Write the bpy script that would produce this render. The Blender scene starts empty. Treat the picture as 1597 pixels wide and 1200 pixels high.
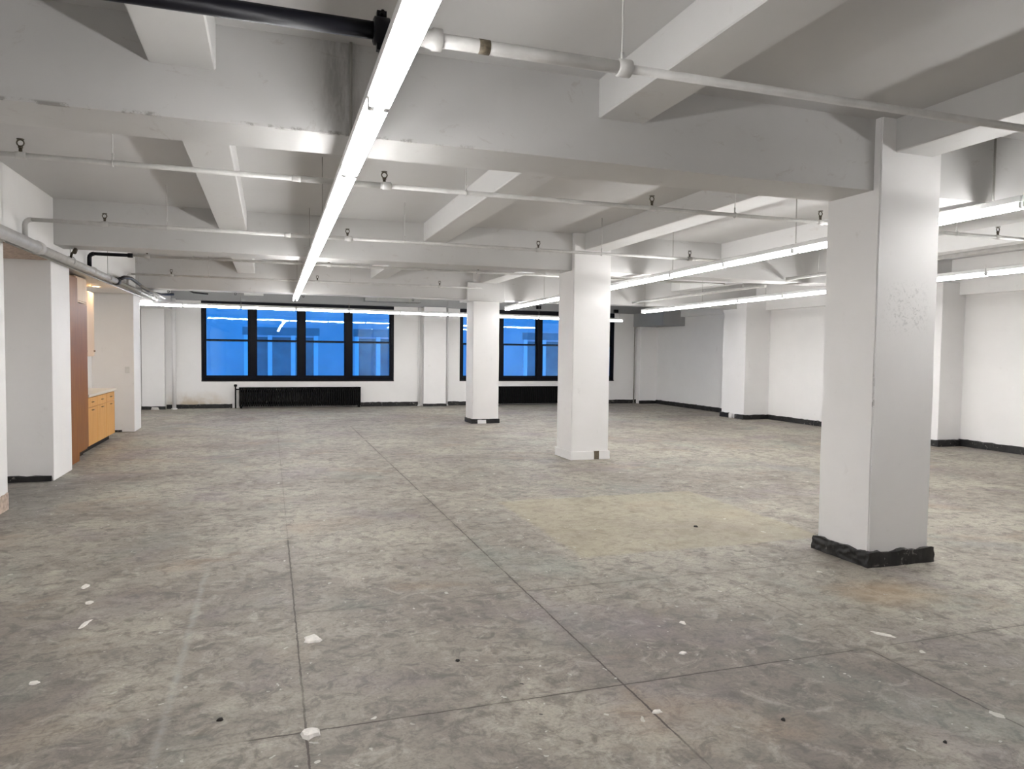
import bpy, bmesh, math, random
from mathutils import Vector, Matrix, noise
random.seed(7)
S = bpy.context.scene
COL = S.collection

# ------------------------------------------------------------------ camera
cam = bpy.data.cameras.new('camera'); cam.sensor_width = 36; cam.sensor_fit = 'HORIZONTAL'
cam.lens = 1129.42 / 1597 * 36; cam.clip_start = .05; cam.clip_end = 300
co = bpy.data.objects.new('camera', cam); COL.objects.link(co)
r_ = Vector((0.94837644, -0.31692639, 0.01182364)); u_ = Vector((0.00282971, 0.0457357, 0.99894957))
f_ = Vector((0.31713424, 0.94734677, -0.04427146))
M = Matrix((r_, u_, -f_)).transposed().to_4x4(); M.translation = Vector((0, 0, 1.62))
co.matrix_world = M
S.camera = co
# ------------------------------------------------------------------ world: blue dusk
w = bpy.data.worlds.new('dusk'); S.world = w; w.use_nodes = True
w.node_tree.nodes['Background'].inputs[0].default_value = (.02, .31, 1.0, 1)
w.node_tree.nodes['Background'].inputs[1].default_value = .55
# ------------------------------------------------------------------ exposure
S.view_settings.view_transform = 'Standard'; S.view_settings.look = 'None'
S.view_settings.gamma = 1; S.view_settings.use_curve_mapping = False
S.view_settings.exposure = 1.68
TUBE = 15.0

# ------------------------------------------------------------------ node helpers
def lin(c):
    return tuple(((v/255)/12.92 if v/255 <= .04045 else ((v/255+.055)/1.055)**2.4) for v in c)
class NT:
    def __init__(s, m): s.m = m; s.t = m.node_tree; s.n = s.t.nodes; s.l = s.t.links
    def new(s, t, **k):
        n = s.n.new(t)
        for a, b in k.items(): setattr(n, a, b)
        return n
    def set(s, sock, v):
        if hasattr(v, 'is_linked') or isinstance(v, bpy.types.NodeSocket): s.l.new(v, sock)
        else: sock.default_value = v
    def math(s, op, a, b=0., c=None, clamp=False):
        n = s.new('ShaderNodeMath', operation=op, use_clamp=clamp); s.set(n.inputs[0], a); s.set(n.inputs[1], b)
        if c is not None: s.set(n.inputs[2], c)
        return n.outputs[0]
    def mix(s, f, a, b, mode='MIX'):
        n = s.new('ShaderNodeMix', data_type='RGBA', blend_type=mode); s.set(n.inputs[0], f)
        for i, v in ((6, a), (7, b)): s.set(n.inputs[i], (*v, 1) if isinstance(v, tuple) and len(v) == 3 else v)
        return n.outputs[2]
    def noise(s, vec, scale, detail=4, rough=.55, dist=0.):
        n = s.new('ShaderNodeTexNoise'); s.l.new(vec, n.inputs['Vector']); n.inputs['Scale'].default_value = scale
        n.inputs['Detail'].default_value = detail; n.inputs['Roughness'].default_value = rough; n.inputs['Distortion'].default_value = dist
        return n.outputs[0]
    def ramp(s, v, a, b):
        n = s.new('ShaderNodeMapRange', clamp=True); s.set(n.inputs[0], v); n.inputs[1].default_value = a; n.inputs[2].default_value = b
        return n.outputs[0]
    def pos(s, sc=(1, 1, 1)):
        g = s.new('ShaderNodeNewGeometry'); m = s.new('ShaderNodeMapping'); s.l.new(g.outputs['Position'], m.inputs[0]); m.inputs['Scale'].default_value = sc
        return m.outputs[0]

def mat(name, col, rough=.6, spec=.3, metal=0., var=.06, vscale=2.5, bump=0., bscale=40, emit=None, es=0):
    m = bpy.data.materials.new(name); m.use_nodes = True; t = NT(m); b = t.n['Principled BSDF']
    p = t.pos(); n = t.noise(p, vscale, 5)
    c = t.mix(t.ramp(n, .3, .7), tuple(v*(1-var) for v in col), tuple(min(1, v*(1+var)) for v in col))
    t.l.new(c, b.inputs['Base Color']); b.inputs['Roughness'].default_value = rough
    b.inputs['Specular IOR Level'].default_value = spec; b.inputs['Metallic'].default_value = metal
    if bump:
        bn = t.new('ShaderNodeBump'); bn.inputs['Strength'].default_value = bump; bn.inputs['Distance'].default_value = .01
        t.l.new(t.noise(p, bscale, 5, .6), bn.inputs['Height']); t.l.new(bn.outputs[0], b.inputs['Normal'])
    if emit: b.inputs['Emission Color'].default_value = (*emit, 1); b.inputs['Emission Strength'].default_value = es
    return m

# painted plaster with scuffs
def plaster(name, col, scuff=(.45, .42, .38), amt=.25, rough=.55):
    m = bpy.data.materials.new(name); m.use_nodes = True; t = NT(m); b = t.n['Principled BSDF']; p = t.pos()
    n1 = t.noise(p, 1.3, 6, .6); n2 = t.noise(p, 6, 6, .65, .6); n3 = t.noise(t.pos((1, 1, .35)), 14, 4)
    c = t.mix(t.ramp(n1, .3, .7), tuple(v*.955 for v in col), col)
    f = t.math('MULTIPLY', t.math('MULTIPLY', t.ramp(n2, .60, .78), t.ramp(n3, .45, .65)), amt)
    c = t.mix(f, c, scuff)
    t.l.new(c, b.inputs['Base Color']); b.inputs['Roughness'].default_value = rough; b.inputs['Specular IOR Level'].default_value = .3
    bn = t.new('ShaderNodeBump'); bn.inputs['Strength'].default_value = .25; bn.inputs['Distance'].default_value = .004
    t.l.new(t.math('ADD', t.noise(p, 3, 5), t.math('MULTIPLY', t.noise(p, 45, 3), .35)), bn.inputs['Height']); t.l.new(bn.outputs[0], b.inputs['Normal'])
    return m

def floor_mat():
    m = bpy.data.materials.new('worn_concrete'); m.use_nodes = True; t = NT(m); b = t.n['Principled BSDF']; p = t.pos()
    sx = t.new('ShaderNodeSeparateXYZ'); t.l.new(p, sx.inputs[0]); X, Y = sx.outputs[0], sx.outputs[1]
    big = t.noise(p, .45, 4, .55, .4); mid = t.noise(p, 2.9, 7, .68, .9); fine = t.noise(p, 9, 7, .7, .8); grit = t.noise(p, 60, 4, .6)
    base = t.mix(t.ramp(big, .38, .62), lin((140, 132, 122)), lin((168, 162, 149)))
    # darker towards the near left corner of the room, edge broken by noise
    dark_near_left = t.math('MULTIPLY', t.ramp(t.math('ADD', t.math('ADD', Y, t.math('MULTIPLY', X, .9)), t.math('MULTIPLY', t.math('SUBTRACT', big, .5), 9)), 8, 1.0), .62)
    base = t.mix(dark_near_left, base, lin((104, 96, 92)))
    base = t.mix(t.math('MULTIPLY', t.ramp(mid, .48, .64), .48), base, lin((104, 98, 93)))
    base = t.mix(t.math('MULTIPLY', t.ramp(t.noise(p, 1.1, 6, .62, .5), .50, .64), .55), base, lin((180, 174, 160)))
    base = t.mix(t.math('MULTIPLY', t.ramp(fine, .49, .62), .60), base, lin((84, 79, 75)))
    base = t.mix(t.math('MULTIPLY', t.ramp(t.noise(p, 5, 7, .7, 1.2), .53, .66), .45), base, lin((186, 180, 168)))
    base = t.mix(t.math('MULTIPLY', t.ramp(t.noise(p, 22, 6, .75, .5), .52, .66), .40), base, lin((92, 86, 82)))
    # purple / green / rust residue
    base = t.mix(t.math('MULTIPLY', t.ramp(t.noise(p, .8, 4, .6, .3), .54, .66), .30), base, lin((128, 114, 126)))
    base = t.mix(t.math('MULTIPLY', t.ramp(t.noise(t.pos((1.2, .9, 1)), .67, 4, .6, .3), .55, .67), .28), base, lin((130, 144, 136)))
    base = t.mix(t.math('MULTIPLY', t.ramp(t.noise(t.pos((.9, 1.3, 1)), .9, 4, .6, .5), .58, .68), .30), base, lin((160, 136, 112)))
    base = t.mix(t.math('MULTIPLY', t.ramp(grit, .45, .7), .35), base, lin((92, 87, 82)))
    # swirled trowel scratches
    wv = t.noise(t.pos((1, 3.2, 1)), 3.2, 8, .75, 2.2)
    base = t.mix(t.math('MULTIPLY', t.ramp(wv, .56, .60), .30), base, lin((86, 80, 76)))
    # left-over adhesive square
    def inside(v, a, b_, soft):
        return t.math('MULTIPLY', t.math('SMOOTH_MIN', t.ramp(v, a-soft, a+soft), 1, .01), t.math('SUBTRACT', 1, t.ramp(v, b_-soft, b_+soft)))
    wob = t.math('MULTIPLY', t.math('SUBTRACT', t.noise(p, 4, 4), .5), .12)
    Xw, Yw = t.math('ADD', X, wob), t.math('ADD', Y, wob)
    sq = t.math('MULTIPLY', inside(Xw, 2.35, 4.72, .03), inside(Yw, 5.2, 7.43, .03))
    base = t.mix(t.math('MULTIPLY', sq, .42), base, lin((166, 156, 126)))
    sp = t.math('MULTIPLY', inside(Xw, 3.7, 4.3, .15), inside(Yw, 3.6, 4.0, .12))
    base = t.mix(t.math('MULTIPLY', sp, .35), base, lin((184, 158, 124)))
    dk = t.math('MULTIPLY', inside(Xw, -3.2, -1.9, .25), inside(Yw, 7.6, 10.1, .35))
    base = t.mix(t.math('MULTIPLY', dk, .3), base, lin((96, 98, 102)))
    # control joints
    jw = t.math('MULTIPLY', t.math('SUBTRACT', t.noise(p, 7, 5, .7), .5), .022)
    wid = t.math('ADD', .001, t.math('MULTIPLY', t.noise(p, 11, 3), .008))
    def seam(v, at, lo=None, hi=None, other=None, k=1.):
        d = t.math('ABSOLUTE', t.math('SUBTRACT', t.math('ADD', v, jw), at))
        f = t.math('LESS_THAN', d, wid)
        f = t.math('MAXIMUM', f, t.math('MULTIPLY', t.math('SUBTRACT', 1, t.ramp(d, .0, .04)), .22))
        if lo is not None: f = t.math('MULTIPLY', f, inside(other, lo, hi, .03))
        return t.math('MULTIPLY', f, k)
    patchy = t.ramp(t.noise(p, 1.6, 3), .32, .5)
    js = [seam(X, 1.64, -3, 15.8, Y, .95), seam(X, .142, -3, 6.4, Y, .85), seam(X, .142, 6.4, 16.1, Y, .3), seam(X, 3.14, -3, 3.1, Y, .95), seam(X, 3.14, 3.6, 4.4, Y, .45),
          seam(Y, 3.12, -.1, 3.07, X, .9), seam(Y, 3.12, 3.3, 6, X, .6), seam(Y, 4.57, .14, 4.1, X, .55), seam(Y, 4.50, -2.4, .14, X, .3), seam(Y, 3.12, -.6, -.1, X, .3)]
    j = js[0]
    for q in js[1:]: j = t.math('MAXIMUM', j, q)
    j = t.math('MULTIPLY', j, t.math('ADD', .30, t.math('MULTIPLY', patchy, .70)))
    base = t.mix(j, base, lin((66, 58, 52)))
    # pale scraped line on the left
    d = t.math('ABSOLUTE', t.math('SUBTRACT', t.math('ADD', X, t.math('MULTIPLY', jw, 2.)), -.44))
    sl = t.math('MULTIPLY', t.math('MULTIPLY', t.math('SUBTRACT', 1, t.ramp(d, .004, .03)), inside(Y, 2.9, 5.6, .2)), t.math('MULTIPLY', t.ramp(fine, .35, .6), .35))
    base = t.mix(sl, base, lin((182, 184, 178)))
    # paint and plaster spots
    for sc, th, msk, col, amt in ((3.2, .045, .44, (206, 202, 194), .8), (7.5, .075, .46, (196, 192, 184), .65), (13, .08, .48, (200, 196, 188), .6), (5.1, .035, .5, (44, 40, 38), .85)):
        vo = t.new('ShaderNodeTexVoronoi'); pp = t.pos((1, .8, 1)); 
        dn = t.new('ShaderNodeVectorMath', operation='ADD'); nn = t.new('ShaderNodeTexNoise'); t.l.new(p, nn.inputs[0]); nn.inputs['Scale'].default_value = 14
        sc_ = t.new('ShaderNodeVectorMath', operation='SCALE'); t.l.new(nn.outputs['Color'], sc_.inputs[0]); sc_.inputs['Scale'].default_value = .09
        t.l.new(pp, dn.inputs[0]); t.l.new(sc_.outputs[0], dn.inputs[1]); t.l.new(dn.outputs[0], vo.inputs['Vector']); vo.inputs['Scale'].default_value = sc
        hit = t.math('LESS_THAN', vo.outputs['Distance'], t.math('MULTIPLY', th*2, t.noise(p, 2.2, 2)))
        mk = t.ramp(t.noise(t.pos((1, 1, 1)), .9+sc*.03, 3), msk, msk+.06)
        base = t.mix(t.math('MULTIPLY', t.math('MULTIPLY', hit, mk), amt), base, lin(col))
    t.l.new(base, b.inputs['Base Color'])
    t.l.new(t.math('ADD', .48, t.math('MULTIPLY', mid, .3)), b.inputs['Roughness']); b.inputs['Specular IOR Level'].default_value = .35
    bn = t.new('ShaderNodeBump'); bn.inputs['Strength'].default_value = .35; bn.inputs['Distance'].default_value = .006
    h = t.math('SUBTRACT', t.math('ADD', mid, t.math('MULTIPLY', fine, .4)), j)
    t.l.new(h, bn.inputs['Height']); t.l.new(bn.outputs[0], b.inputs['Normal'])
    return m

def wood(name, c1, c2, rough=.45):
    m = bpy.data.materials.new(name); m.use_nodes = True; t = NT(m); b = t.n['Principled BSDF']
    n = t.noise(t.pos((9, 9, .6)), 3, 6, .6, .8)
    t.l.new(t.mix(t.ramp(n, .35, .65), c1, c2), b.inputs['Base Color']); b.inputs['Roughness'].default_value = rough
    return m

def wear_shade(m, cond, colr, amt):
    """add a patch of wear or painted shade: cond(t, X, Y, Z, p) gives its mask"""
    t = NT(m); b = t.n['Principled BSDF']; p = t.pos(); sx = t.new('ShaderNodeSeparateXYZ'); t.l.new(p, sx.inputs[0])
    src = b.inputs['Base Color'].links[0].from_socket
    f = t.math('MULTIPLY', cond(t, *sx.outputs, p), amt, clamp=True)
    t.l.new(t.mix(f, src, colr), b.inputs['Base Color'])
def near(t, v, at, w): return t.math('SUBTRACT', 1, t.ramp(t.math('ABSOLUTE', t.math('SUBTRACT', v, at)), w*.4, w))
def prod(t, *a):
    r = a[0]
    for q in a[1:]: r = t.math('MULTIPLY', r, q)
    return r
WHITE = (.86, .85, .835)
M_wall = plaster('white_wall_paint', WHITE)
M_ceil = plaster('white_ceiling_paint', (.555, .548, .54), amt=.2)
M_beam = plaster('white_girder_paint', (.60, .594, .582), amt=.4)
M_col = plaster('white_column_paint', (.86, .85, .84), amt=.3)
wear_shade(M_beam, lambda t, X, Y, Z, p: prod(t, near(t, Z, 2.893, .016), near(t, Y, 4.42, .03), t.math('SUBTRACT', 1, t.ramp(X, .6, 1.6)), t.ramp(t.noise(p, 7, 6, .75), .51, .58)), (.16, .14, .12), .6)
wear_shade(M_beam, lambda t, X, Y, Z, p: prod(t, t.ramp(t.noise(t.pos((1.2, 1, 2.2)), 2.1, 8, .75, 1.5), .60, .66)), (.40, .36, .33), .35)
wear_shade(M_beam, lambda t, X, Y, Z, p: prod(t, near(t, X, .40, .14), near(t, Y, 4.42, .03), t.ramp(t.noise(t.pos((3, 1, .7)), 4, 6, .7), .40, .60)), (.20, .19, .18), .55)  # dark vertical streak: crack plus painted shadow core above the long light row
wear_shade(M_col, lambda t, X, Y, Z, p: prod(t, near(t, X, 4.368, .014), near(t, Y, 4.358, .014), near(t, Z, 1.05, .55), t.ramp(t.noise(p, 9, 5, .7), .55, .60)), (.14, .13, .12), .7)
wear_shade(M_col, lambda t, X, Y, Z, p: prod(t, near(t, X, 4.66, .26), near(t, Y, 4.355, .02), near(t, Z, 2.0, .24), t.ramp(t.noise(p, 28, 5, .75, 1), .53, .60)), (.52, .52, .51), .6)
M_floor = floor_mat()
def base_mat():
    m = bpy.data.materials.new('chipped_black_base'); m.use_nodes = True; t = NT(m); b = t.n['Principled BSDF']; p = t.pos()
    n = t.noise(p, 12, 6, .7, .8); n2 = t.noise(p, 3.1, 4)
    c = t.mix(t.ramp(t.noise(p, 5, 4), .35, .65), (.006, .006, .007), (.024, .023, .022))
    c = t.mix(t.math('MULTIPLY', t.ramp(n, .58, .66), t.ramp(n2, .42, .56)), c, (.35, .33, .30))
    t.l.new(c, b.inputs['Base Color']); b.inputs['Roughness'].default_value = .45
    return m
M_base = base_mat()
M_black = mat('black_paint', (.005, .005, .006), .5, .2, var=.2)
M_navy = mat('black_window_frame', (.0018, .0022, .006), .4, .15)
M_rad = mat('black_radiator_iron', (.003, .003, .003), .6, .12, var=.3, vscale=20)
M_pipe = mat('painted_pipe', (.56, .55, .53), .4, .4, var=.1, vscale=9, bump=.2)
M_pipe_grey = mat('grey_pipe', (.33, .32, .29), .4, .45, var=.15)
M_bare = mat('rusty_bare_patch', (.14, .115, .08), .6, .3, var=.4, vscale=60)
M_blackpipe = mat('black_steel_pipe', (.004, .004, .007), .42, .22, var=.3, vscale=12)
M_brass = mat('dark_bronze', (.10, .085, .06), .4, .5, .6)
M_grey = plaster('grey_beam', (.35, .355, .355), amt=.5)  # darker grey for the spandrel beam and corner soffit
M_steel = mat('white_fixture_steel', (.80, .80, .80), .4, .4)
M_sock = mat('lamp_socket_plastic', (.55, .55, .55), .5, .3)
M_tube = mat('lit_fluorescent_tube', (1, 1, 1), .5, emit=(1.0, .99, .985), es=TUBE)
M_oak = wood('honey_oak', lin((208, 150, 78)), lin((222, 170, 98)))
M_oakd = wood('dark_oak', lin((122, 70, 12)), lin((146, 90, 24)))
M_oakp = wood('pale_maple', lin((214, 184, 150)), lin((226, 200, 170)))
M_lam = mat('cream_laminate', lin((222, 214, 200)), .35, .4)
M_hand = mat('bronze_handle', (.18, .12, .06), .35, .5, .7)
M_plast = mat('switch_plastic', (.7, .7, .68), .4)
M_chip = mat('plaster_chip', (.72, .69, .65), .8, .2, var=.15, vscale=40, bump=.5)
M_deb = mat('dark_debris', (.03, .028, .026), .8, .2)
M_warm = mat('warm_lamp_lens', (1, .9, .75), .4, emit=(1, .72, .42), es=60)
M_fac = mat('pale_facade_stone', (.55, .60, .62), .8, .2, var=.12, vscale=.6)
M_post = mat('white_facade_trim', (.9, .9, .9), .7, .2)
M_fwin = mat('facade_dark_glass', (.10, .28, .30), .35, .3, var=.3, vscale=1.2)
M_duct = mat('grey_duct_metal', (.30, .30, .29), .5, .4, .2)
M_street = mat('asphalt', (.1, .1, .1), .9)
M_pinkbase = mat('bare_plaster_edge', (.50, .40, .33), .9, .1, var=.3, vscale=25)

def glass_mat():
    m = bpy.data.materials.new('window_glass'); m.use_nodes = True; t = NT(m); t.n.remove(t.n['Principled BSDF'])
    o = t.n['Material Output']; tr = t.new('ShaderNodeBsdfTransparent'); tr.inputs[0].default_value = (.86, .95, 1, 1)
    gl = t.new('ShaderNodeBsdfGlossy'); gl.inputs['Roughness'].default_value = .012
    gl.inputs['Color'].default_value = (.75, .95, 1, 1)
    bn = t.new('ShaderNodeBump'); bn.inputs['Strength'].default_value = .10; bn.inputs['Distance'].default_value = .01
    t.l.new(t.noise(t.pos(), 2.2, 2), bn.inputs['Height']); t.l.new(bn.outputs[0], gl.inputs['Normal'])
    fr = t.new('ShaderNodeFresnel'); fr.inputs[0].default_value = 1.5
    mx = t.new('ShaderNodeMixShader'); t.l.new(t.math('MULTIPLY', fr.outputs[0], 2.0, clamp=True), mx.inputs[0])
    t.l.new(tr.outputs[0], mx.inputs[1]); t.l.new(gl.outputs[0], mx.inputs[2]); t.l.new(mx.outputs[0], o.inputs[0])
    return m
M_glass = glass_mat()

wear_shade(M_wall, lambda t, X, Y, Z, p: prod(t, near(t, Y, 21.3, .05), near(t, X, -1.9, .95), t.math('SUBTRACT', 1, t.ramp(Z, .08, .5)), t.ramp(t.noise(p, 4, 5, .6), .3, .6)), (.46, .34, .18), .8)
# ------------------------------------------------------------------ mesh helpers
def bm_(): return bmesh.new()
def box(bm, x0, x1, y0, y1, z0, z1):
    vs = [bm.verts.new(p) for p in ((x0,y0,z0),(x1,y0,z0),(x1,y1,z0),(x0,y1,z0),(x0,y0,z1),(x1,y0,z1),(x1,y1,z1),(x0,y1,z1))]
    for f in ((3,2,1,0),(4,5,6,7),(0,1,5,4),(1,2,6,5),(2,3,7,6),(3,0,4,7)): bm.faces.new([vs[i] for i in f])
    return bm
def B(*a): return box(bm_(), *a)
def frame_of(d):
    d = d.normalized(); a = Vector((0, 0, 1)) if abs(d.z) < .9 else Vector((1, 0, 0))
    x = d.cross(a).normalized(); return x, d.cross(x).normalized()
def tube(bm, pts, r, seg=10, caps=True):
    pts = [Vector(p) for p in pts]; rr = r if isinstance(r, (list, tuple)) else [r]*len(pts); rings = []
    for i, p in enumerate(pts):
        d = (pts[min(i+1, len(pts)-1)] - pts[max(i-1, 0)])
        x, y = frame_of(d)
        if i and (x.dot(px) < 0): x = -x; y = -y
        if i:
            x = (px - d.normalized()*px.dot(d.normalized())).normalized(); y = d.normalized().cross(x)
        px = x
        rings.append([bm.verts.new(p + (x*math.cos(2*math.pi*k/seg) + y*math.sin(2*math.pi*k/seg))*rr[i]) for k in range(seg)])
    for a, b in zip(rings, rings[1:]):
        for k in range(seg):
            f = bm.faces.new((a[k], a[(k+1)%seg], b[(k+1)%seg], b[k])); f.smooth = True
    if caps: bm.faces.new(rings[0][::-1]); bm.faces.new(rings[-1])
    return bm
def T(*a, **k): return tube(bm_(), *a, **k)
def ring(bm, c, R, r, axis='x', seg=16, s2=6):
    c = Vector(c); ax = {'x': (Vector((0,1,0)), Vector((0,0,1)), Vector((1,0,0))), 'y': (Vector((1,0,0)), Vector((0,0,1)), Vector((0,1,0))), 'z': (Vector((1,0,0)), Vector((0,1,0)), Vector((0,0,1)))}[axis]
    g = []
    for i in range(seg):
        a = 2*math.pi*i/seg; d = ax[0]*math.cos(a) + ax[1]*math.sin(a)
        g.append([bm.verts.new(c + d*(R + r*math.cos(2*math.pi*j/s2)) + ax[2]*r*math.sin(2*math.pi*j/s2)) for j in range(s2)])
    for i in range(seg):
        for j in range(s2):
            f = bm.faces.new((g[i][j], g[(i+1)%seg][j], g[(i+1)%seg][(j+1)%s2], g[i][(j+1)%s2])); f.smooth = True
    return bm
def bevel(bm, w, seg=2):
    bmesh.ops.bevel(bm, geom=[e for e in bm.edges], offset=w, segments=seg, affect='EDGES', profile=.7); return bm
def rough_box(bm, x0, x1, y0, y1, z0, z1, step=.05, amp=.008, top=.012, seed=0):
    b2 = bm_(); box(b2, x0, x1, y0, y1, z0, z1)
    n = max(2, int(max(x1-x0, y1-y0)/step))
    bmesh.ops.subdivide_edges(b2, edges=[e for e in b2.edges if (e.verts[0].co-e.verts[1].co).length > step*1.5], cuts=min(n, 160), use_grid_fill=True)
    for v in b2.verts:
        p = v.co*11 + Vector((seed*7, seed, 3)); nz = noise.noise(p); n2 = noise.noise(p*2.3 + Vector((5, 5, 5)))
        f = (v.co.z - z0)/(z1 - z0)
        cx, cy = (x0+x1)/2, (y0+y1)/2
        if x1-x0 < 1 and y1-y0 < 1:
            dx = 1 if v.co.x > cx else -1; dy = 1 if v.co.y > cy else -1
            if abs(abs(v.co.x-cx)-(x1-x0)/2) < 1e-4: v.co.x += dx*(n2*amp - amp*.3*f)
            if abs(abs(v.co.y-cy)-(y1-y0)/2) < 1e-4: v.co.y += dy*(nz*amp - amp*.3*f)
        if f > .98: v.co.z += nz*top*1.4 + n2*top
    me = bpy.data.meshes.new('t'); b2.to_mesh(me); b2.free(); bm.from_mesh(me); bpy.data.meshes.remove(me)
    return bm

def obj(name, bm, m, parent=None, label=None, cat=None, group=None, kind=None):
    bmesh.ops.recalc_face_normals(bm, faces=bm.faces)
    me = bpy.data.meshes.new(name)
    if parent is not None: bmesh.ops.translate(bm, verts=bm.verts, vec=-wloc(parent))
    bm.to_mesh(me); bm.free()
    for q in (m if isinstance(m, (list, tuple)) else [m]): me.materials.append(q)
    o = bpy.data.objects.new(name, me); COL.objects.link(o); o.parent = parent
    tag(o, label, cat, group, kind); return o
def wloc(o):
    v = Vector(o.location)
    while o.parent: o = o.parent; v += Vector(o.location)
    return v
def tag(o, label=None, cat=None, group=None, kind=None):
    for k, v in (('label', label), ('category', cat), ('group', group), ('kind', kind)):
        if v: o[k] = v
def thing(name, loc, label=None, cat=None, group=None, kind=None):
    o = bpy.data.objects.new(name, None); COL.objects.link(o); o.location = loc; o.empty_display_size = .1
    tag(o, label, cat, group, kind); return o
def struct(name, bm, m, parent=None): return obj(name, bm, m, parent, kind=None if parent else 'structure')

# ------------------------------------------------------------------ dimensions
XL, XR, YB, YF, ZC = -2.48, 12.05, -3.0, 21.3, 3.42
XK = -3.2                                     # back wall of the recesses

# ------------------------------------------------------------------ floor, slab, beams
struct('floor', B(-3.5, XR+.3, YB-.3, YF+.3, -.2, 0), M_floor)
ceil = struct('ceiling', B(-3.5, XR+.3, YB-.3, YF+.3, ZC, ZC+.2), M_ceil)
GIRD = [(4.42, 4.88, 2.885), (10.15, 10.60, 2.865), (15.80, 16.26, 2.80)]
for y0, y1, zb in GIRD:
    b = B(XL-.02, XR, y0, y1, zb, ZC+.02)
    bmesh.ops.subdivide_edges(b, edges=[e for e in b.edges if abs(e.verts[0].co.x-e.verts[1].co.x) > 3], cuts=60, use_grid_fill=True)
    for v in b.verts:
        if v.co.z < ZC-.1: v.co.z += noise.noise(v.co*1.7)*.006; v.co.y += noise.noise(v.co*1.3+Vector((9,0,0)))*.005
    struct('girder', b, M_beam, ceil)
spans = [(YB, 4.44), (4.86, 10.17), (10.58, 15.82), (16.24, YF)]
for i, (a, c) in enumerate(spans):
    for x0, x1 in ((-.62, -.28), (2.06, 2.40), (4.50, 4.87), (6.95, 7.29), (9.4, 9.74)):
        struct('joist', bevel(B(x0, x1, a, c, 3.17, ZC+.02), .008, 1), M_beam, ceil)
# spandrel over the windows, corner drop and right-hand header
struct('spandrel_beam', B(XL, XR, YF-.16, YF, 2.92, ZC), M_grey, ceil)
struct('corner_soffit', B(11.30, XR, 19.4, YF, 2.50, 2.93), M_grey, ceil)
struct('wall_header', B(11.90, XR, YB, 19.42, 2.76, ZC), M_wall, ceil)

# ------------------------------------------------------------------ walls
bl = bm_()
box(bl, XK-.15, XL, YB, 8.38, 0, ZC)                       # solid wall before the first opening
box(bl, XK-.15, XL, 8.37, YF, 2.66, ZC)                    # header over the openings
box(bl, XK-.15, XK, 8.37, YF, 0, 2.67)                     # recess back
wl = struct('wall_left', bl, M_wall)
struct('pier', bevel(B(XK, XL, 10.02, 10.86, 0, 2.665), .006, 1), M_col, wl)
struct('pier', bevel(B(XK, XL, 15.55, 16.28, 0, 2.665), .006, 1), M_col, wl)
struct('wall_back', B(-3.35, XR+.1, YB-.1, YB, 0, ZC), M_wall)
br = B(XR, XR+.15, YB, YF+.1, 0, ZC); wr = struct('wall_right', br, M_wall)
for y0, y1, xi in ((15.40, 16.35, 11.32), (9.97, 10.70, 11.50), (4.2, 4.9, 11.45), (21.02, YF, 11.42)):
    struct('pilaster', bevel(B(xi, XR+.01, y0, y1, .0, 2.98 if y0 < 21 else 2.51), .006, 1), M_col, wr)
# far wall with two window openings
WIN = [(-1.76, 3.46), (5.45, 10.62)]; WZ0, WZ1 = .76, 2.94
bf = bm_(); YT = YF+.3
box(bf, -3.35, XR+.15, YF, YT, 0, WZ0); box(bf, -3.35, XR+.15, YF, YT, WZ1, ZC)
for a, c in ((-3.35, WIN[0][0]), (WIN[0][1], WIN[1][0]), (WIN[1][1], XR+.15)): box(bf, a, c, YF, YT, WZ0, WZ1)
wf = struct('wall_far', bf, M_wall)
struct('pilaster', bevel(B(-3.19, -2.64, YF-.22, YF+.01, 0, 2.93), .006, 1), M_col, wf)
struct('pilaster', bevel(B(4.30, 4.97, YF-.26, YF+.01, 0, 2.93), .006, 1), M_col, wf)

# windows
for n, (a, c) in enumerate(WIN, 1):
    wn = thing('window_%d' % n, (a, YF+.04, WZ0), kind='structure')
    y0, y1 = YF+.02, YF+.14
    b = bm_(); box(b, a, c, y0, y1, WZ0, WZ0+.09); box(b, a, c, y0, y1, WZ1-.15, WZ1)
    box(b, a, a+.09, y0, y1, WZ0+.09, WZ1-.15); box(b, c-.09, c, y0, y1, WZ0+.09, WZ1-.15)
    obj('window_frame', b, M_navy, wn)
    pitch = (c-a-.18+.175)/4; xs = [a+.09+i*pitch for i in range(4)]
    for i, x0 in enumerate(xs):
        x1 = x0+pitch-.175
        if i < 3: obj('mullion', B(x1, x1+.175, y0-.02, y1, WZ0+.02, WZ1-.02), M_navy, wn)
        z0, zm, z1 = WZ0+.09, 1.86, WZ1-.15
        for (za, zb, yy) in ((z0, zm+.03, y0+.03), (zm-.03, z1, y0+.07)):
            s = bm_(); t_ = .035
            box(s, x0, x1, yy, yy+.035, za, za+t_+.01); box(s, x0, x1, yy, yy+.035, zb-t_, zb)
            box(s, x0, x0+t_, yy, yy+.035, za+t_, zb-t_); box(s, x1-t_, x1, yy, yy+.035, za+t_, zb-t_)
            so = obj('sash', s, M_navy, wn)
            obj('glass_pane', B(x0+t_-.004, x1-t_+.004, yy+.014, yy+.020, za+t_, zb-t_+.004), M_glass, so)
    obj('window_sill', bevel(B(a-.0, c+.0, YF-.015, YF+.05, WZ0-.03, WZ0+.005), .004, 1), M_black, wn)

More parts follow.
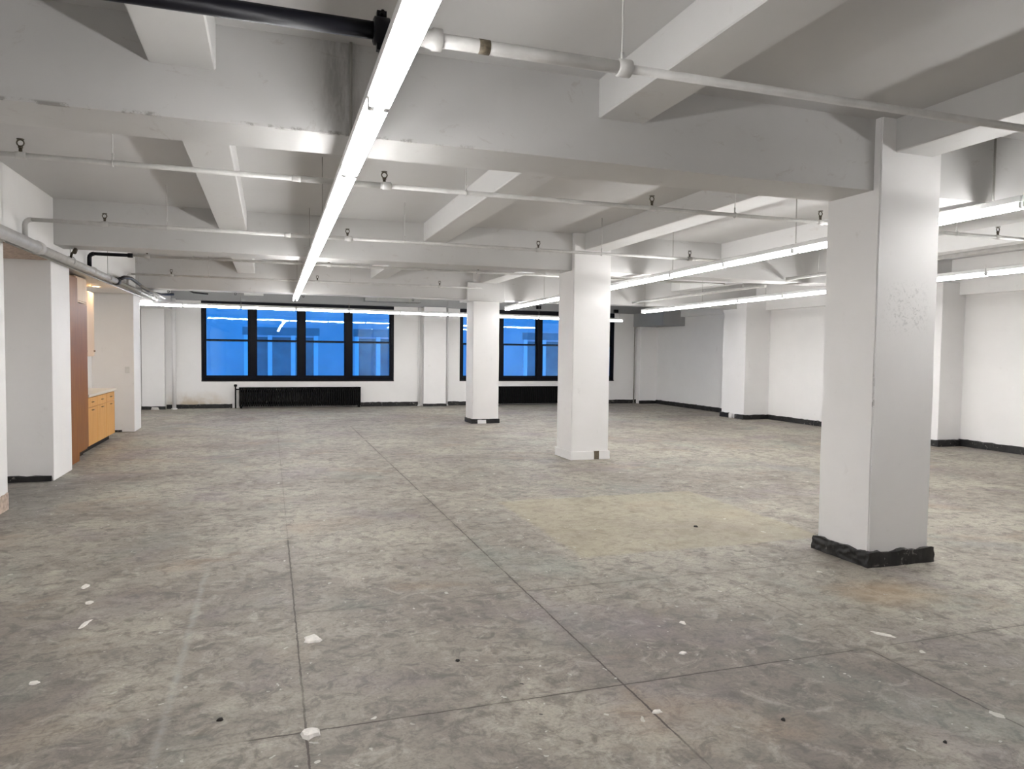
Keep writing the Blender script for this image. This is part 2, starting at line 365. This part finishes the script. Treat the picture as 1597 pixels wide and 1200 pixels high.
# ------------------------------------------------------------------ baseboards
def rb(name, segs, m=M_base):
    b = bm_()
    for k, s in enumerate(segs): rough_box(b, *s, step=.09, amp=.004, top=.010, seed=k)
    return struct(name, b, m)
rb('baseboard_far', [(-2.62, -.98, YF-.045, YF, .0, .11), (2.5, 4.22, YF-.045, YF, 0, .12), (5.05, 6.4, YF-.045, YF, 0, .12), (9.75, 11.42, YF-.045, YF, 0, .12),
   (-3.2, -2.62, YF-.25, YF-.22, 0, .085), (4.28, 4.99, YF-.29, YF-.26, 0, .075), (11.40, 12.05, 20.98, 21.02, 0, .10)])
rb('baseboard_right', [(12.01, XR, 16.35, 21.0, 0, .125), (12.01, XR, 12.9, 15.4, 0, .115), (12.01, XR, 4.9, 9.97, 0, .125),
   (11.27, 11.32, 15.36, 15.72, 0, .12), (11.27, 12.05, 15.35, 15.40, 0, .115), (11.27, 11.32, 16.0, 16.36, 0, .12), (11.46, 12.05, 9.92, 9.97, 0, .12), (11.46, 11.50, 9.93, 10.7, 0, .12)])
rb('baseboard_left', [(-3.2, -2.50, 9.985, 10.02, 0, .07), (-3.2, -2.7, 15.53, 15.55, 0, .03)])
b = bm_(); rough_box(b, XL, XL+.012, 7.2, 8.36, 0, .17, .08, .004, .03, 3); struct('trim_1', b, M_pinkbase)

# ------------------------------------------------------------------ columns
def column(x0, x1, y0, y1, label, ztop=ZC):
    c = thing('column', ((x0+x1)/2, (y0+y1)/2, 0), label, 'column', 'square columns in a line down the room')
    b = B(x0, x1, y0, y1, 0, ztop)
    bmesh.ops.subdivide_edges(b, edges=[e for e in b.edges if abs(e.verts[0].co.z-e.verts[1].co.z) > 1], cuts=40)
    bevel(b, .009, 2) if False else None
    vert = [e for e in b.edges if abs(e.verts[0].co.z-e.verts[1].co.z) > .01 and abs(e.verts[0].co.x-e.verts[1].co.x) < 1e-4 and abs(e.verts[0].co.y-e.verts[1].co.y) < 1e-4 and len([f for f in e.link_faces]) == 2]
    bmesh.ops.bevel(b, geom=vert, offset=.010, segments=2, affect='EDGES')
    for v in b.verts: v.co.x += noise.noise(v.co*2)*.004; v.co.y += noise.noise(v.co*2+Vector((4,4,4)))*.004
    obj('shaft', b, M_col, c); return c
c1 = column(4.365, 4.965, 4.355, 4.90, 'nearest thick white column with a chipped black base, at the right')
b = bm_(); rough_box(b, 4.335, 4.995, 4.32, 4.93, 0, .115, .04, .012, .012, 1); obj('base', b, M_base, c1, 'chipped black base')
c2 = column(4.33, 4.945, 10.07, 10.66, 'middle white column with a white base that has a dark notch')
b = bm_(); rough_box(b, 4.31, 4.70, 10.045, 10.68, 0, .125, .06, .004, .004, 2); rough_box(b, 4.785, 4.965, 10.045, 10.68, 0, .125, .06, .004, .004, 2); obj('base', b, M_col, c2, 'white base')
obj('base_notch', B(4.69, 4.79, 10.055, 10.3, 0, .125), M_bare, c2, 'bare dark notch')
c3 = column(4.34, 4.96, 15.78, 16.34, 'farthest white column with a flared cap and a dark base, in front of the second window', 3.4)
b = bm_(); rough_box(b, 4.315, 4.985, 15.75, 16.36, 0, .10, .06, .006, .006, 4); obj('base', b, M_base, c3, 'dark base')
obj('cap', bevel(B(4.18, 5.06, 15.70, 16.40, 2.76, 3.18), .008, 1), M_beam, c3)
rough_patch = bm_(); rough_box(rough_patch, 4.46, 4.66, 15.738, 15.76, .0, .085, .05, .004, .006, 5); obj('base_patch', rough_patch, M_col, c3, 'white plaster patch')

# ------------------------------------------------------------------ strip light rows
SEC = 1.25
PIPE_Y = (3.10, 5.93, 8.85, 11.70, 14.6, 17.5)
def housing_mesh():
    b = bm_(); box(b, -.052, .052, .004, SEC-.004, -.005, .045); bevel(b, .006, 1); me = bpy.data.meshes.new('housing'); b.to_mesh(me); b.free(); me.materials.append(M_steel); return me
def tube_mesh():
    b = T([(0, .03, 0), (0, SEC-.03, 0)], .014, seg=12); bmesh.ops.recalc_face_normals(b, faces=b.faces); me = bpy.data.meshes.new('tube'); b.to_mesh(me); b.free(); me.materials.append(M_tube); return me
def socket_mesh():
    b = bm_(); box(b, -.014, .014, 0, .022, -.046, 0); bevel(b, .004, 1); me = bpy.data.meshes.new('socket'); b.to_mesh(me); b.free(); me.materials.append(M_sock); return me
HM, TM, SM = housing_mesh(), tube_mesh(), socket_mesh()
def link(name, me, parent, loc):
    o = bpy.data.objects.new(name, me); COL.objects.link(o); o.parent = parent; o.location = loc; return o
def light_row(p, q, label, rods=2, phase=0):
    p, q = Vector(p), Vector(q); d = q-p; n = int(round(d.length/SEC)); sc = d.length/(n*SEC)
    root = thing('strip_light_row', p, label, 'strip light', 'rows of linked fluorescent strip lights')
    dn = d.normalized(); yaw = math.atan2(-dn.x, dn.y); pit = math.asin(dn.z)
    root.rotation_euler = (pit, 0, yaw)
    for k in range(n):
        h = link('light_housing', HM, root, (0, k*SEC*sc, 0)); h.scale = (1, sc, 1)
        for s in (-1, 1):
            link('fluorescent_tube', TM, h, (s*.032, 0, -.036))
            link('lamp_socket', SM, h, (s*.032, .005, -.004)); link('lamp_socket', SM, h, (s*.032, SEC-.027, -.004))
    for k in range(phase, n+1, rods):
        yy = min(k*SEC*sc, d.length-.1) if k else .1
        w0 = p + dn*yy
        for y0, y1, zb in GIRD:
            if abs(w0.y-(y0+y1)/2) < .28: yy += .5; w0 = p + dn*yy
        for yp in PIPE_Y:
            if abs(w0.y-yp) < .09: yy += .16; w0 = p + dn*yy
        if yy > d.length-.02: continue
        top = ZC - w0.z
        link('hanger_rod', rod_mesh(top), root, (0, yy, .04))
    return root
def rod_mesh(L):
    b = T([(0, 0, 0), (0, 0, L-.035)], .004, seg=6); box(b, -.03, .03, -.02, .02, -.002, .004); me = bpy.data.meshes.new('rod'); b.to_mesh(me); b.free(); me.materials.append(M_pipe_grey); return me
light_row((.435, -.62, 2.72), (.510, 16.0, 2.70), 'long glowing strip light row running away overhead near the left middle')
light_row((5.46, 1.5, 2.84), (5.44, 16.75, 2.69), 'glowing strip light row that passes just right of the columns')
light_row((8.62, 3.0, 2.73), (8.60, 15.75, 2.66), 'glowing strip light row farthest right, between the columns and the right wall')
light_row((-3.1, 18.05, 2.63), (9.24, 18.05, 2.55), 'glowing strip light row running across the room in front of the windows')
# conduit drop for the second row; left strip stands in for shadow and crack
for x, y, l in ((5.56, 4.39, 'thin dark conduit dropping down the beam to the light row right of the nearest column'), (.455, 4.40, 'thin dark strip standing in for shadow and crack on the nearest beam beside the long left light row')):
    b = T([(x, y, ZC), (x, y, 2.86)], .009, seg=8)
    obj('conduit', b, M_pipe_grey, None, l, 'conduit')

# ------------------------------------------------------------------ sprinkler pipes
def sprinkler_head(parent, x, y, z, down=False):
    s = -1 if down else 1; b = bm_()
    tube(b, [(x, y, z), (x, y, z+s*.055)], .012, seg=8)
    tube(b, [(x, y, z+s*.05), (x, y, z+s*.062)], .016, seg=8)
    ring(b, (x, y, z+s*.085), .022, .005, 'y', 12, 5)
    tube(b, [(x, y, z+s*.108), (x, y, z+s*.113)], .024, seg=12)
    obj('sprinkler_head', b, M_brass if not down else M_black, parent)
def hanger(parent, x, y, z, r, top=ZC):
    b = bm_(); ring(b, (x, y, z), r+.006, .005, 'x', 14, 5); tube(b, [(x, y, z+r), (x, y, top)], .0045, seg=6); tube(b, [(x, y, z+r+.005), (x, y, z+r+.05)], .008, seg=6)
    obj('pipe_hanger', b, M_pipe, parent)
def coupling(bm, x, y, z, r): tube(bm, [(x-.035, y, z), (x-.03, y, z), (x+.03, y, z), (x+.035, y, z)], [r*.8, r, r, r*.8], seg=14)
ZP = 2.95
def branch(y, x0, x1, label, rr, heads=(), hangs=(), elbow=False, black=None, name='sprinkler_pipe', headdown=False):
    root = thing(name, (x0, y, ZP), label, 'pipe', 'pipes hung across the ceiling')
    b = bm_()
    xs = [r[0] for r in rr] + [x1]
    for (xa, r, m), xb in zip(rr, xs[1:]):
        obj('pipe_run', T([(xa, y, ZP), (xb, y, ZP)], r, seg=14), m, root)
        
        if abs(xb-x1) > .01: c = bm_(); coupling(c, xb, y, ZP, r*1.35); obj('pipe_coupling', c, m, root)
    r0 = rr[0][1]
    if elbow:
        e = bm_(); pts = [(x0+.06*math.sin(a), y, ZP-.06+.06*math.cos(a)) for a in [0, -.4, -.8, -1.2, -1.57]]
        pts += [(x0-.06, y, ZP-.2)]
        tube(e, pts, r0*1.25, seg=12); obj('elbow', e, black or rr[0][2], root)
    for x in heads:
        f = bm_(); coupling(f, x, y, ZP, r0*1.35); obj('tee_fitting', f, rr[-1][2] if rr[-1][2] is not M_pipe_grey or x > 5 else M_pipe, root)
        sprinkler_head(root, x, y, ZP-(.0 if not headdown else 0), headdown)
    for x in hangs: hanger(root, x, y, ZP, rr[-1][1])
    return root
P0 = branch(3.10, XL+.02, XR, 'nearest ceiling pipe, heavy black on the left and white to the right', [(XL+.02, .036, M_blackpipe), (.47, .030, M_pipe), (1.57, .021, M_pipe)],
       heads=(), hangs=(1.56, 4.2, 7.0, 9.7))
b = bm_(); tube(b, [(.41, 3.10, ZP), (.415, 3.10, ZP), (.475, 3.10, ZP), (.48, 3.10, ZP)], [.045, .056, .056, .045], seg=16)
for s in (-1, 1): box(b, .425, .465, 3.085, 3.115, ZP+s*.06-.02, ZP+s*.06+.02)
r0 = obj('grooved_coupling', b, M_blackpipe, P0, 'bulky black bolted coupling')
b = bm_()
for s in (-1, 1): tube(b, [(.445, 3.06, ZP+s*.066), (.445, 3.14, ZP+s*.066)], .009, seg=6)
obj('coupling_bolt', b, M_black, r0)
r0 = P0
obj('reducer_fitting', T([(.50, 3.10, ZP), (.60, 3.10, ZP), (.655, 3.10, ZP), (.66, 3.10, ZP), (.70, 3.10, ZP), (.705, 3.10, ZP)], [.031, .033, .040, .046, .046, .031], seg=16), M_pipe, r0)
obj('bare_band', T([(.865, 3.10, ZP), (.915, 3.10, ZP)], .0312, seg=16), M_bare, r0, 'bare brownish band')
branch(5.93, XL+.02, XR-.1, 'second pipe from the camera, painted white, crossing under the ceiling', [(XL+.02, .019, M_pipe), (.2, .024, M_pipe), (.9, .019, M_pipe)],
       heads=(-1.64, .88, 3.31, 5.20, 7.6), hangs=(-1.07, 1.56, 4.2, 7.0))
branch(8.85, -2.36, 6.2, 'third pipe from the camera, joining the wall pipe with a white elbow', [(-2.36, .021, M_pipe), (.2, .024, M_pipe), (.9, .019, M_pipe), (5.6, .019, M_pipe_grey)],
       heads=(-1.68, .88, 3.3, 5.55), hangs=(-1.07, 1.56, 4.2), elbow=True)
branch(11.70, -2.36, 8.1, 'fourth pipe from the camera, joining the wall pipe with a black elbow', [(-2.36, .024, M_blackpipe), (-1.9, .019, M_pipe), (5.3, .017, M_pipe_grey)],
       heads=(-1.68, .88, 3.3), hangs=(-1.07, 1.5, 6.4), elbow=True, black=M_blackpipe)
branch(14.6, -2.36, 4.2, 'fifth pipe from the camera, thin, ending beside the farthest column', [(-2.36, .019, M_pipe)],
       heads=(-1.7, .88, 3.3), hangs=(-1.07, 1.5), elbow=True)
branch(17.5, -2.36, 8.1, 'dark pipe farthest back, above the light row in front of the windows', [(-2.36, .019, M_pipe_grey)],
       heads=(-2.1, -.73, .74, 3.3, 6.6), hangs=(-1.07, 1.6, 4.4), headdown=True)

# main along the left wall
mroot = thing('sprinkler_main_pipe', (-2.36, 8, 2.69), 'fat white main pipe running along the top of the left wall', 'pipe')
obj('pipe_run', T([(-2.36, YB, 2.68), (-2.36, 9.0, 2.685)], .062, seg=18), M_pipe, mroot)
obj('pipe_run', T([(-2.36, 9.1, 2.685), (-2.36, 13.2, 2.70)], .047, seg=18), M_pipe, mroot)
obj('pipe_run', T([(-2.36, 13.3, 2.70), (-2.36, 17.7, 2.70)], .033, seg=14), M_pipe_grey, mroot)
obj('pipe_coupling', T([(-2.36, 8.97, 2.685), (-2.36, 8.99, 2.685), (-2.36, 9.12, 2.685), (-2.36, 9.14, 2.685)], [.062, .072, .068, .05], seg=18), M_pipe, mroot)
obj('pipe_coupling', T([(-2.36, 11.55, 2.70), (-2.36, 11.57, 2.70), (-2.36, 11.66, 2.70), (-2.36, 11.68, 2.70)], [.048, .055, .055, .048], seg=18), M_pipe, mroot)
obj('pipe_coupling', T([(-2.36, 13.18, 2.70), (-2.36, 13.2, 2.70), (-2.36, 13.32, 2.70), (-2.36, 13.34, 2.70)], [.05, .062, .062, .04], seg=18), M_blackpipe, mroot, 'black coupling')
for y in (10.4, 12.6, 15.4, 17.2):
    b = bm_(); ring(b, (-2.36, y, 2.70), .056, .006, 'y', 16, 5); tube(b, [(-2.36, y, 2.755), (-2.36, y, ZC)], .005, seg=6); obj('pipe_hanger', b, M_pipe, mroot)
b = bm_(); tube(b, [(-2.36, 10.4, 2.73), (-2.34, 10.4, 2.80), (-2.30, 10.36, 2.82)], .014, seg=8); tube(b, [(-2.30, 10.33, 2.80), (-2.30, 10.39, 2.84)], .026, seg=10)
obj('drain_valve', b, M_brass, mroot, 'small bronze valve')
# black hose-like branch looping off the main
b = T([(-2.36, 13.3, 2.72), (-2.30, 13.6, 2.80), (-2.28, 14.1, 2.83), (-2.28, 15.0, 2.79), (-2.28, 15.7, 2.755), (-2.28, 16.4, 2.755), (-2.26, 17.6, 2.80), (-2.1, 18.3, 2.86)], .030, seg=10)
obj('black_drain_pipe', b, M_blackpipe, mroot, 'black bent pipe')
b = T([(-2.20, 14.6, 2.74), (-2.20, 17.0, 2.73), (-2.20, 17.7, 2.73)], .020, seg=10)
obj('grey_conduit', b, M_pipe_grey, None, 'grey conduit beside the main pipe at the far end of the left wall', 'conduit')
b = T([(-1.95, 16.9, 2.98), (-1.75, 17.2, 2.93), (-1.6, 17.5, 2.86), (-1.3, 17.55, 2.84)], .020, seg=10)
obj('black_flexible_hose', b, M_blackpipe, None, 'short curved black hose under the ceiling in the far left corner', 'hose')
# thin white conduit at the header edge
b = T([(-2.455, 8.40, 2.652), (-2.455, 16.3, 2.652)], .013, seg=10)
obj('wall_conduit', b, M_pipe, None, 'thin white conduit along the lower edge of the left wall header', 'conduit')
# pipe along the right bay
b = T([(8.12, 4.95, 2.90), (8.16, 7.5, 2.90), (8.20, 10.1, 2.90)], .028, seg=12)
rp = thing('right_bay_pipe', (8.12, 4.95, 2.90), 'white pipe running lengthwise between the right light row and the second light row', 'pipe')
obj('pipe_run', b, M_pipe, rp)
for y in (5.4, 7.2, 9.3):
    b = bm_(); ring(b, (8.15, y, 2.90), .033, .005, 'y', 12, 5); tube(b, [(8.15, y, 2.93), (8.15, y, ZC)], .004, seg=6); obj('pipe_hanger', b, M_pipe, rp)
rp = thing('right_bay_pipe', (8.25, 10.65, 2.84), 'white pipe running lengthwise in the far right bay, behind the nearest column', 'pipe')
obj('pipe_run', T([(8.25, 10.7, 2.84), (8.32, 13.0, 2.86), (8.30, 15.7, 2.86)], .026, seg=12), M_pipe, rp)
for y in (11.4, 13.6):
    b = bm_(); ring(b, (8.29, y, 2.85), .033, .005, 'y', 12, 5); tube(b, [(8.29, y, 2.88), (8.29, y, ZC)], .004, seg=6); obj('pipe_hanger', b, M_pipe, rp)

# risers on the far wall
for x, y, r, l, m in ((-2.41, YF-.24, .050, 'white riser pipe in the far left corner beside the left pilaster', M_col), (4.20, YF-.06, .028, 'thin white riser pipe on the left of the middle far pilaster', M_col),
                   (5.05, YF-.06, .028, 'thin white riser pipe on the right of the middle far pilaster', M_col), (11.33, YF-.05, .022, 'thin grey riser pipe in the far right corner', M_pipe_grey)):
    t_ = thing('riser_pipe', (x, y, 0), l, 'pipe', None)
    obj('pipe_run', T([(x, y, .0), (x, y, 2.5 if x > 11 else 2.94)], r, seg=14), m, t_)
    obj('floor_collar', T([(x, y, .0), (x, y, .03)], r*1.5, seg=14), m, t_)

# far ceiling bits
b = bm_(); box(b, 2.55, 4.15, 20.75, 21.08, 3.02, 3.16); bevel(b, .01, 1); t_ = thing('air_duct', (3.3, 20.9, 3.0), 'dark grey duct box above the right end of the first window', 'duct'); obj('duct_body', b, M_duct, t_)
b = bm_()
for x in (2.9, 3.8): box(b, x, x+.03, 20.74, 21.09, 3.01, ZC-.005)
obj('duct_strap', b, M_pipe_grey, t_)
t_ = thing('junction_box', (-.4, YF-.2, 3.1), 'pale flat box on the beam above the first window', 'electrical box'); obj('box_body', bevel(B(-.66, -.16, YF-.22, YF-.16, 3.09, 3.17), .006, 1), M_plast, t_)
for x, z, l in ((7.9, 3.02, 'small black bracket on the wall above the second window, left of the middle column'), (10.55, 2.98, 'small black bracket above the right end of the second window')):
    b = bm_(); box(b, x-.07, x+.07, YF-.26, YF-.16, z-.05, z+.05); bevel(b, .02, 2); obj('bracket', b, M_black, None, l, 'bracket')

# ------------------------------------------------------------------ radiators
def radiator(x0, x1, label, valve=True):
    t_ = thing('radiator', (x0, YF-.12, 0), label, 'radiator', 'black radiators under the windows')
    b = bm_(); n = int((x1-x0)/.06)
    for k in range(n):
        xa = x0+(x1-x0)*k/n; g = bm_(); box(g, xa+.006, xa+(x1-x0)/n-.006, YF-.24, YF-.07, .05, .555); bevel(g, .014, 2)
        me = bpy.data.meshes.new('t'); g.to_mesh(me); g.free(); b.from_mesh(me); bpy.data.meshes.remove(me)
    box(b, x0+.01, x1-.01, YF-.20, YF-.11, .10, .17); box(b, x0+.01, x1-.01, YF-.20, YF-.11, .44, .50)
    obj('fins', b, M_rad, t_)
    for x in (x0+.02, x1-.08):
        obj('foot', B(x, x+.06, YF-.23, YF-.08, 0, .06), M_rad, t_)
    obj('top_cover', bevel(B(x0, x1, YF-.25, YF-.06, .545, .575), .005, 1), M_rad, t_)
    if valve:
        v = bm_(); tube(v, [(x0-.09, YF-.15, 0), (x0-.09, YF-.15, .60)], .020, seg=10); tube(v, [(x0-.09, YF-.15, .52), (x0+.02, YF-.15, .52)], .016, seg=10)
        obj('supply_pipe', v, M_rad, t_)
        v = bm_(); tube(v, [(x0-.09, YF-.15, .59), (x0-.09, YF-.15, .60), (x0-.09, YF-.15, .65), (x0-.09, YF-.15, .66)], [.02, .042, .042, .02], seg=12); obj('valve_knob', v, M_rad, t_)
radiator(-.80, 2.48, 'long black finned radiator under the first window, with a valve pipe at its left end')
radiator(6.42, 9.72, 'long black finned radiator under the second window, partly behind the middle column')

# ------------------------------------------------------------------ kitchen recess
t_ = thing('tall_cabinet', (-2.8, 11.4, 0), 'tall narrow dark oak cabinet next to the left pier in the kitchen recess', 'cabinet')
obj('body', bevel(B(XK+.01, -2.575, 11.26, 11.70, 0, 2.60), .004, 1), M_oakd, t_)
t_ = thing('pantry_cabinet', (-2.8, 12.0, 0), 'tall dark oak pantry cabinet with a toe kick, left of the counter', 'cabinet')
obj('body', B(XK+.01, -2.62, 11.72, 12.37, .09, 2.26), M_oakd, t_)
obj('door', bevel(B(-2.618, -2.598, 11.735, 12.36, .12, 2.24), .004, 1), M_oakd, t_)
obj('toe_kick', B(XK+.02, -2.68, 11.72, 12.37, 0, .09), M_black, t_, 'black toe kick')
t_ = thing('overhead_cupboard', (-2.8, 12.0, 2.28), 'pale cupboard above the dark pantry cabinet', 'cabinet')
obj('body', B(XK+.01, -2.62, 11.72, 12.37, 2.275, 2.64), M_oakp, t_)
obj('door', bevel(B(-2.618, -2.60, 11.735, 12.36, 2.29, 2.63), .003, 1), M_oakp, t_)
t_ = thing('wall_cabinet', (-3.0, 13.2, 1.47), 'pale wood wall cabinet hung above the kitchen counter', 'cabinet')
obj('body', B(XK+.01, -2.88, 12.39, 14.12, 1.47, 2.56), M_oakp, t_)
for y0, y1 in ((12.40, 12.96), (12.98, 13.54), (13.56, 14.11)):
    d = obj('door', bevel(B(-2.88, -2.86, y0, y1, 1.48, 2.55), .003, 1), M_oakp, t_)
    obj('knob', T([(-2.86, y1-.05, 1.56), (-2.835, y1-.05, 1.56)], .012, seg=8), M_hand, d)
t_ = thing('base_cabinet', (-2.85, 13.4, 0), 'honey oak base cabinet with drawers over doors in the kitchen recess', 'cabinet')
obj('body', B(XK+.01, -2.64, 12.39, 14.44, .10, .86), M_oak, t_)
obj('toe_kick', B(XK+.02, -2.71, 12.39, 14.40, 0, .10), M_black, t_, 'black toe kick')
for k in range(3):
    y0 = 12.40+k*.68; y1 = y0+.665
    d = obj('drawer', bevel(B(-2.64, -2.62, y0, y1, .70, .845), .003, 1), M_oak, t_)
    ym = (y0+y1)/2
    obj('handle', T([(-2.62, ym-.05, .775), (-2.60, ym-.04, .775), (-2.60, ym+.04, .775), (-2.62, ym+.05, .775)], .006, seg=6), M_hand, d)
    d = obj('door', bevel(B(-2.64, -2.62, y0, y1, .11, .69), .003, 1), M_oak, t_)
    obj('handle', T([(-2.62, ym-.05, .65), (-2.60, ym-.04, .65), (-2.60, ym+.04, .65), (-2.62, ym+.05, .65)], .006, seg=6), M_hand, d)
t_ = thing('countertop', (-2.9, 13.4, .86), 'cream laminate countertop with a backsplash on the oak base cabinet', 'countertop')
obj('slab', bevel(B(XK+.005, -2.59, 12.385, 14.47, .862, .905), .006, 2), M_lam, t_)
obj('backsplash', B(XK+.003, XK+.03, 12.385, 14.47, .905, 1.0), M_lam, t_)
# faucet-free sink rim is not visible; warm recessed light
t_ = thing('recessed_downlight', (-2.85, 13.9, 2.65), 'small warm round downlight in the kitchen recess ceiling', 'downlight')
obj('trim_ring', ring(bm_(), (-2.78, 13.9, 2.655), .06, .008, 'z', 20, 6), M_steel, t_)
obj('lens', T([(-2.78, 13.9, 2.659), (-2.78, 13.9, 2.653)], .055, seg=20), M_warm, t_)
struct('trim_2', B(XK, XL-.03, 8.38, 10.02, 2.655, 2.662), M_pinkbase)
t_ = thing('light_switch', (-2.60, 15.545, 1.2), 'white light switch plate on the pier beside the kitchen counter', 'light switch')
obj('plate', bevel(B(-2.635, -2.555, 15.54, 15.55, 1.14, 1.26), .003, 1), M_plast, t_)
obj('toggle', B(-2.602, -2.588, 15.528, 15.541, 1.185, 1.215), M_plast, t_)
# paper cup-like floor object near right pilaster: short white pipe stub
t_ = thing('pipe_stub', (11.25, 15.85, 0), 'short white pipe stub on the floor at the far right pilaster', 'pipe')
obj('stub', T([(11.25, 15.85, 0), (11.25, 15.85, .12)], .05, seg=12), M_col, t_)

# ------------------------------------------------------------------ chips on the floor
def chip(x, y, sx, sy, h, label, m, rot=0, seed=0, name='plaster_chip', cat='plaster chip'):
    b = bm_(); n = 11; lo = []; hi = []
    for k in range(n):
        a = 2*math.pi*k/n; r = .75+.4*noise.noise(Vector((math.cos(a)*1.5+seed, math.sin(a)*1.5, seed*3)))+.1*random.random()
        px, py = sx*r*math.cos(a), sy*r*math.sin(a); X_ = px*math.cos(rot)-py*math.sin(rot); Y_ = px*math.sin(rot)+py*math.cos(rot)
        lo.append(b.verts.new((x+X_, y+Y_, 0))); hi.append(b.verts.new((x+X_*.8, y+Y_*.8, h*(.7+.5*random.random()))))
    top = b.verts.new((x, y, h*1.1))
    for k in range(n):
        b.faces.new((lo[k], lo[(k+1)%n], hi[(k+1)%n], hi[k])); b.faces.new((hi[k], hi[(k+1)%n], top))
    b.faces.new(lo[::-1])
    obj(name, b, m, None, label, cat)
chip(.155, 3.10, .055, .05, .014, 'pale plaster chip lying on the crossing of two floor seams', M_chip, 0, 1)
chip(.225, 4.13, .065, .075, .010, 'pale plaster chip right of the seam, above the one on the seam crossing', M_chip, .2, 2)
chip(3.39, 3.25, .022, .085, .005, 'long thin white plaster strip in front of the nearest column', M_chip, .63, 3)
chip(2.12, 3.36, .03, .022, .006, 'small white plaster crumb between the two right-hand floor seams', M_chip, 0, 4)
chip(1.66, 2.83, .03, .02, .006, 'small white plaster flake on the diagonal seam, below the seam crossing', M_chip, 0, 5)
chip(2.36, 3.75, .022, .03, .006, 'small white plaster flake left of the long thin strip', M_chip, 0, 6)
chip(-1.03, 4.74, .018, .10, .006, 'white scraped plaster streak on the floor at the left', M_chip, -.25, 7)
chip(-1.09, 5.14, .03, .04, .006, 'small white plaster flake above the scraped streak at the left', M_chip, 0, 8)
chip(-1.08, 3.97, .03, .025, .006, 'small white plaster flake near the lower left edge', M_chip, 0, 9)
chip(-1.19, 5.5, .03, .06, .006, 'tiny white plaster flake farthest up the left side of the floor', M_chip, 0, 10)
chip(3.80, 5.85, .022, .03, .010, 'small dark crumb on the tan floor square', M_deb, 0, 11, 'debris_crumb', 'debris')
chip(-.21, 3.33, .02, .012, .008, 'small dark crumb on the floor at the lower left', M_deb, 0, 12, 'debris_crumb', 'debris')
chip(.93, 3.62, .014, .014, .008, 'small dark crumb between the two long floor seams', M_deb, 0, 13, 'debris_crumb', 'debris')
chip(2.16, 2.60, .012, .012, .008, 'small dark crumb at the bottom right of the diagonal seam', M_deb, 0, 14, 'debris_crumb', 'debris')
chip(2.69, 2.24, .010, .010, .008, 'small dark crumb closest to the bottom right corner', M_deb, 0, 15, 'debris_crumb', 'debris')
chip(-2.86, YF-.30, .12, .05, .06, 'pale plaster lump on the floor at the far left pilaster', M_chip, 0, 16)

# ------------------------------------------------------------------ the street and the building across it
YA = 33.0
t_ = thing('building_across_street', (3, YA, -6), 'pale building across the street seen blue through the windows at dusk', 'building')
b = bm_()
trip = [-.95, 3.69, 11.70, 16.3, -5.6, -10.2]
wins = []
for s in trip:
    for k in range(3): wins.append((s+k*.96, s+(k+1)*.96))
wins.sort()
Z0, Z1 = .46, 2.16
box(b, -22, 30, YA, YA+.5, -8, Z0); box(b, -22, 30, YA, YA+.5, Z1, 12)
px = -22
for a, c in wins:
    if a > px+.01: box(b, px, a, YA, YA+.5, Z0, Z1)
    px = c
box(b, px, 30, YA, YA+.5, Z0, Z1)
obj('facade_wall', b, M_fac, t_)
for s in trip:
    p_ = obj('facade_window', B(s, s+2.88, YA+.18, YA+.24, Z0, Z1), M_fwin, t_)
    for k in range(4): obj('window_post', B(s+k*.96-.09, s+k*.96+.09, YA-.06, YA+.2, Z0, Z1+.08), M_post, p_)
    obj('window_hood', B(s-.15, s+3.03, YA-.02, YA+.05, Z1+.08, Z1+.42), M_fwin, p_)
    obj('sill', B(s-.15, s+3.03, YA-.14, YA+.05, Z0-.07, Z0), M_post, p_)
obj('cornice', B(-22, 30, YA-.3, YA+.1, 4.2, 4.5), M_post, t_)
struct('trim_3', B(-22, 30, YT+.3, YA-.4, -8.2, -8.0), M_street)
